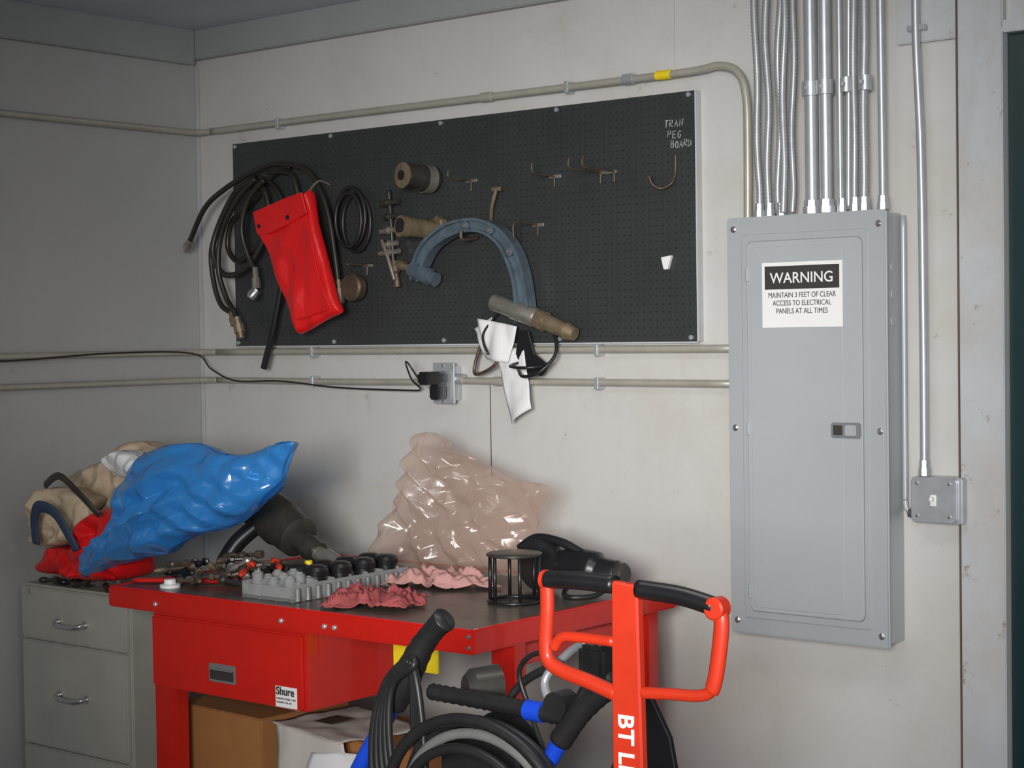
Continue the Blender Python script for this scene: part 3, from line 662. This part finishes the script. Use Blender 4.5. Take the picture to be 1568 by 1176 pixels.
cyl('sleeve',(3.08,Y,.778),(3.125,Y,.777),.023,'blue',e)
lathe('lever_pivot',(3.17,Y-.02,.80),(3.17,Y+.03,.80),[(0,.03),(1,.03)],'rubber',e)
tube('lever',[(3.13,Y+.02,.79),(3.10,Y+.04,.84),(3.15,Y+.06,.90),(3.20,Y+.06,.93)],.010,'galv',e)
tube('lever_2',[(3.19,Y+.04,.80),(3.23,Y+.04,.87),(3.25,Y+.05,.95)],.013,'rubber',e)
tube('lever_3',[(2.98,Y+.05,.77),(3.02,Y+.06,.82),(3.09,Y+.06,.86),(3.14,Y+.05,.87)],.010,'rubber',e)
tube('cable',[(3.22,Y,.86),(3.10,Y+.03,.90),(3.02,Y+.05,.85),(3.05,Y+.05,.76),(3.12,Y+.02,.66)],.006,'rubber',e)
box('latch_block',3.20,3.27,Y+.02,Y+.09,.86,.93,'rubber',e,bev=.01)
lathe('hub',(2.86,Y+.05,.79),(2.90,Y+.12,.79),[(0,.03),(.2,.045),(1,.05)],'tool',e)
lathe('axle',(2.20,Y-.05,.1),(2.90,Y-.05,.1),[(0,.012),(1,.012)],'steel',e)
for x in (2.18,2.86): lathe('wheel',(x,Y-.05,.115),(x+.06,Y-.05,.115),[(0,.08),(.1,.115),(.9,.115),(1,.08)],'rubber',e)
lathe('reel',(2.92,Y+.02,.62),(2.92,Y+.14,.62),[(0,.11),(.1,.115),(.1,.07),(.85,.07),(.85,.115),(1,.11)],'rubber',e)
prism('dark_wedge',[(3.10,.45),(3.275,.82),(3.29,.815),(3.345,.72),(3.40,.45)],Y+.16,Y+.175,'black',e)  # plain black wedge behind the grips, not an identified truck part
e=empty('pressure_hose')
for k in range(5):
    o=.012*k
    tube('hang_loop',[(2.74+o,Y-.03-o*.3,.85),(2.70+o*.5,Y-.045,.80),(2.665+o,Y-.05,.70),(2.66+o*1.5,Y-.05,.58),(2.70+o*2,Y-.05,.45),(2.78+o,Y-.05,.42),(2.82+o*.4,Y-.05,.55),(2.815-o*.5,Y-.045,.68),(2.795-o*.3,Y-.04,.80),(2.765,Y-.03,.86)],.009,'rubber',e,closed=True,n=8)
for k,(rx,rz) in enumerate(((.23,.20),(.21,.175),(.25,.21),(.18,.15))):
    tube('big_loop',[(2.98+rx*math.cos(a*math.pi/7),Y-.03-k*.022,.545+rz*math.sin(a*math.pi/7)) for a in range(14)],.012 if k!=2 else .014,'rubber' if k!=1 else 'greyplastic',e,closed=True,n=6)
# ---------------------------------------------------------------- pallet jack
e=empty('pallet_jack')
Y=-2.06
prism('column',[(3.518,1.130),(3.578,1.124),(3.585,.80),(3.592,.35),(3.518,.35),(3.516,.8)],Y-.011,Y+.011,'orange',e,bev=.004)
tube('grip_left',[(3.355,Y,1.118),(3.43,Y,1.122),(3.522,Y,1.121)],.018,'black',e,seg=14)
tube('grip_right',[(3.575,Y,1.117),(3.67,Y,1.112),(3.745,Y,1.098)],.018,'black',e,seg=14)
cyl('end_cap',(3.349,Y,1.118),(3.358,Y,1.118),.019,'orange',e)
tube('loop_left',[(3.357,Y,1.112),(3.357,Y,1.06),(3.352,Y,.99),(3.358,Y,.960),(3.39,Y,.943),(3.46,Y,.928),(3.52,Y,.912)],.0155,'orange',e,n=8,seg=12,flat=.75)
tube('strut_left',[(3.372,Y,.985),(3.39,Y,1.006),(3.42,Y,1.012),(3.52,Y,1.012)],.011,'orange',e)
tube('loop_right',[(3.745,Y,1.098),(3.757,Y,1.075),(3.752,Y,1.02),(3.742,Y,.965),(3.730,Y,.94),(3.70,Y,.930),(3.65,Y,.927),(3.58,Y,.922)],lambda t:.0155 if t<.55 else .0115,'orange',e,n=8,seg=12,flat=.75)
lathe('knuckle',(3.748,Y-.017,1.096),(3.748,Y+.017,1.096),[(0,.017),(.1,.021),(.9,.021),(1,.017)],'orange',e)
text('brand_letters','BT LIFTER',(3.534,Y-.0122,.880),.050,'white',e,rot=(math.pi/2,math.pi/2,0),bold=.0012)
lathe('pump_body',(3.555,Y,.08),(3.555,Y,.40),[(0,.08),(.3,.08),(.3,.05),(1,.045)],'orange',e)
for dx in (-.05,.05): lathe('steer_wheel',(3.555+dx-.022,Y,.08),(3.555+dx+.022,Y,.08),[(0,.06),(.1,.08),(.9,.08),(1,.06)],'rubber',e)
for dy in (-.20,.04):
    box('fork',3.62,4.75,Y+dy,Y+dy+.16,.07,.12,'orange',e,bev=.01)
    lathe('fork_roller',(4.6,Y+dy+.03,.04),(4.6,Y+dy+.13,.04),[(0,.04),(1,.04)],'rubber',e)
box('fork_bridge',3.58,3.70,Y-.20,Y+.20,.07,.26,'orange',e,bev=.01)
# ---------------------------------------------------------------- light
w=bpy.data.worlds.new('w'); S.world=w; w.use_nodes=True
bg=w.node_tree.nodes['Background']; bg.inputs[0].default_value=(.86,.93,1,1); bg.inputs[1].default_value=.40
def area(name,loc,target,sx,sy,p,col,spread=180):
    l=bpy.data.lights.new(name,'AREA'); l.shape='RECTANGLE'; l.size=sx; l.size_y=sy; l.energy=p; l.color=col; l.spread=math.radians(spread)
    o=bpy.data.objects.new(name,l); bpy.context.collection.objects.link(o); o.location=loc
    o.rotation_euler=(Vector(target)-Vector(loc)).to_track_quat('-Z','Y').to_euler()
area('doorway_daylight',(5.6,-6.2,1.9),(2.0,0,1.30),1.6,1.1,28,(1,.985,.96),40)
area('overhead_fill',(3.2,-1.9,2.80),(3.0,-1.6,0),1.3,.25,12,(1,.98,.95))  # added fill light under the ceiling
# ---------------------------------------------------------------- camera
yaw,pitch,roll=-.6788,.0287,-.0147
cy,sy=math.cos(yaw),math.sin(yaw);cp,sp=math.cos(pitch),math.sin(pitch)
f=Vector((sy*cp,cy*cp,-sp)); rr=Vector((cy,-sy,0)); uu=rr.cross(f); cr,sr=math.cos(roll),math.sin(roll)
r2=rr*cr+uu*sr; u2=uu*cr-rr*sr
cam=bpy.data.cameras.new('camera'); co=bpy.data.objects.new('camera',cam); bpy.context.collection.objects.link(co)
C=(5.4503,-4.7545,1.6)
co.matrix_world=Matrix(((r2.x,u2.x,-f.x,C[0]),(r2.y,u2.y,-f.y,C[1]),(r2.z,u2.z,-f.z,C[2]),(0,0,0,1)))
cam.sensor_width=36; cam.lens=36*2678.3/1568
S.camera=co
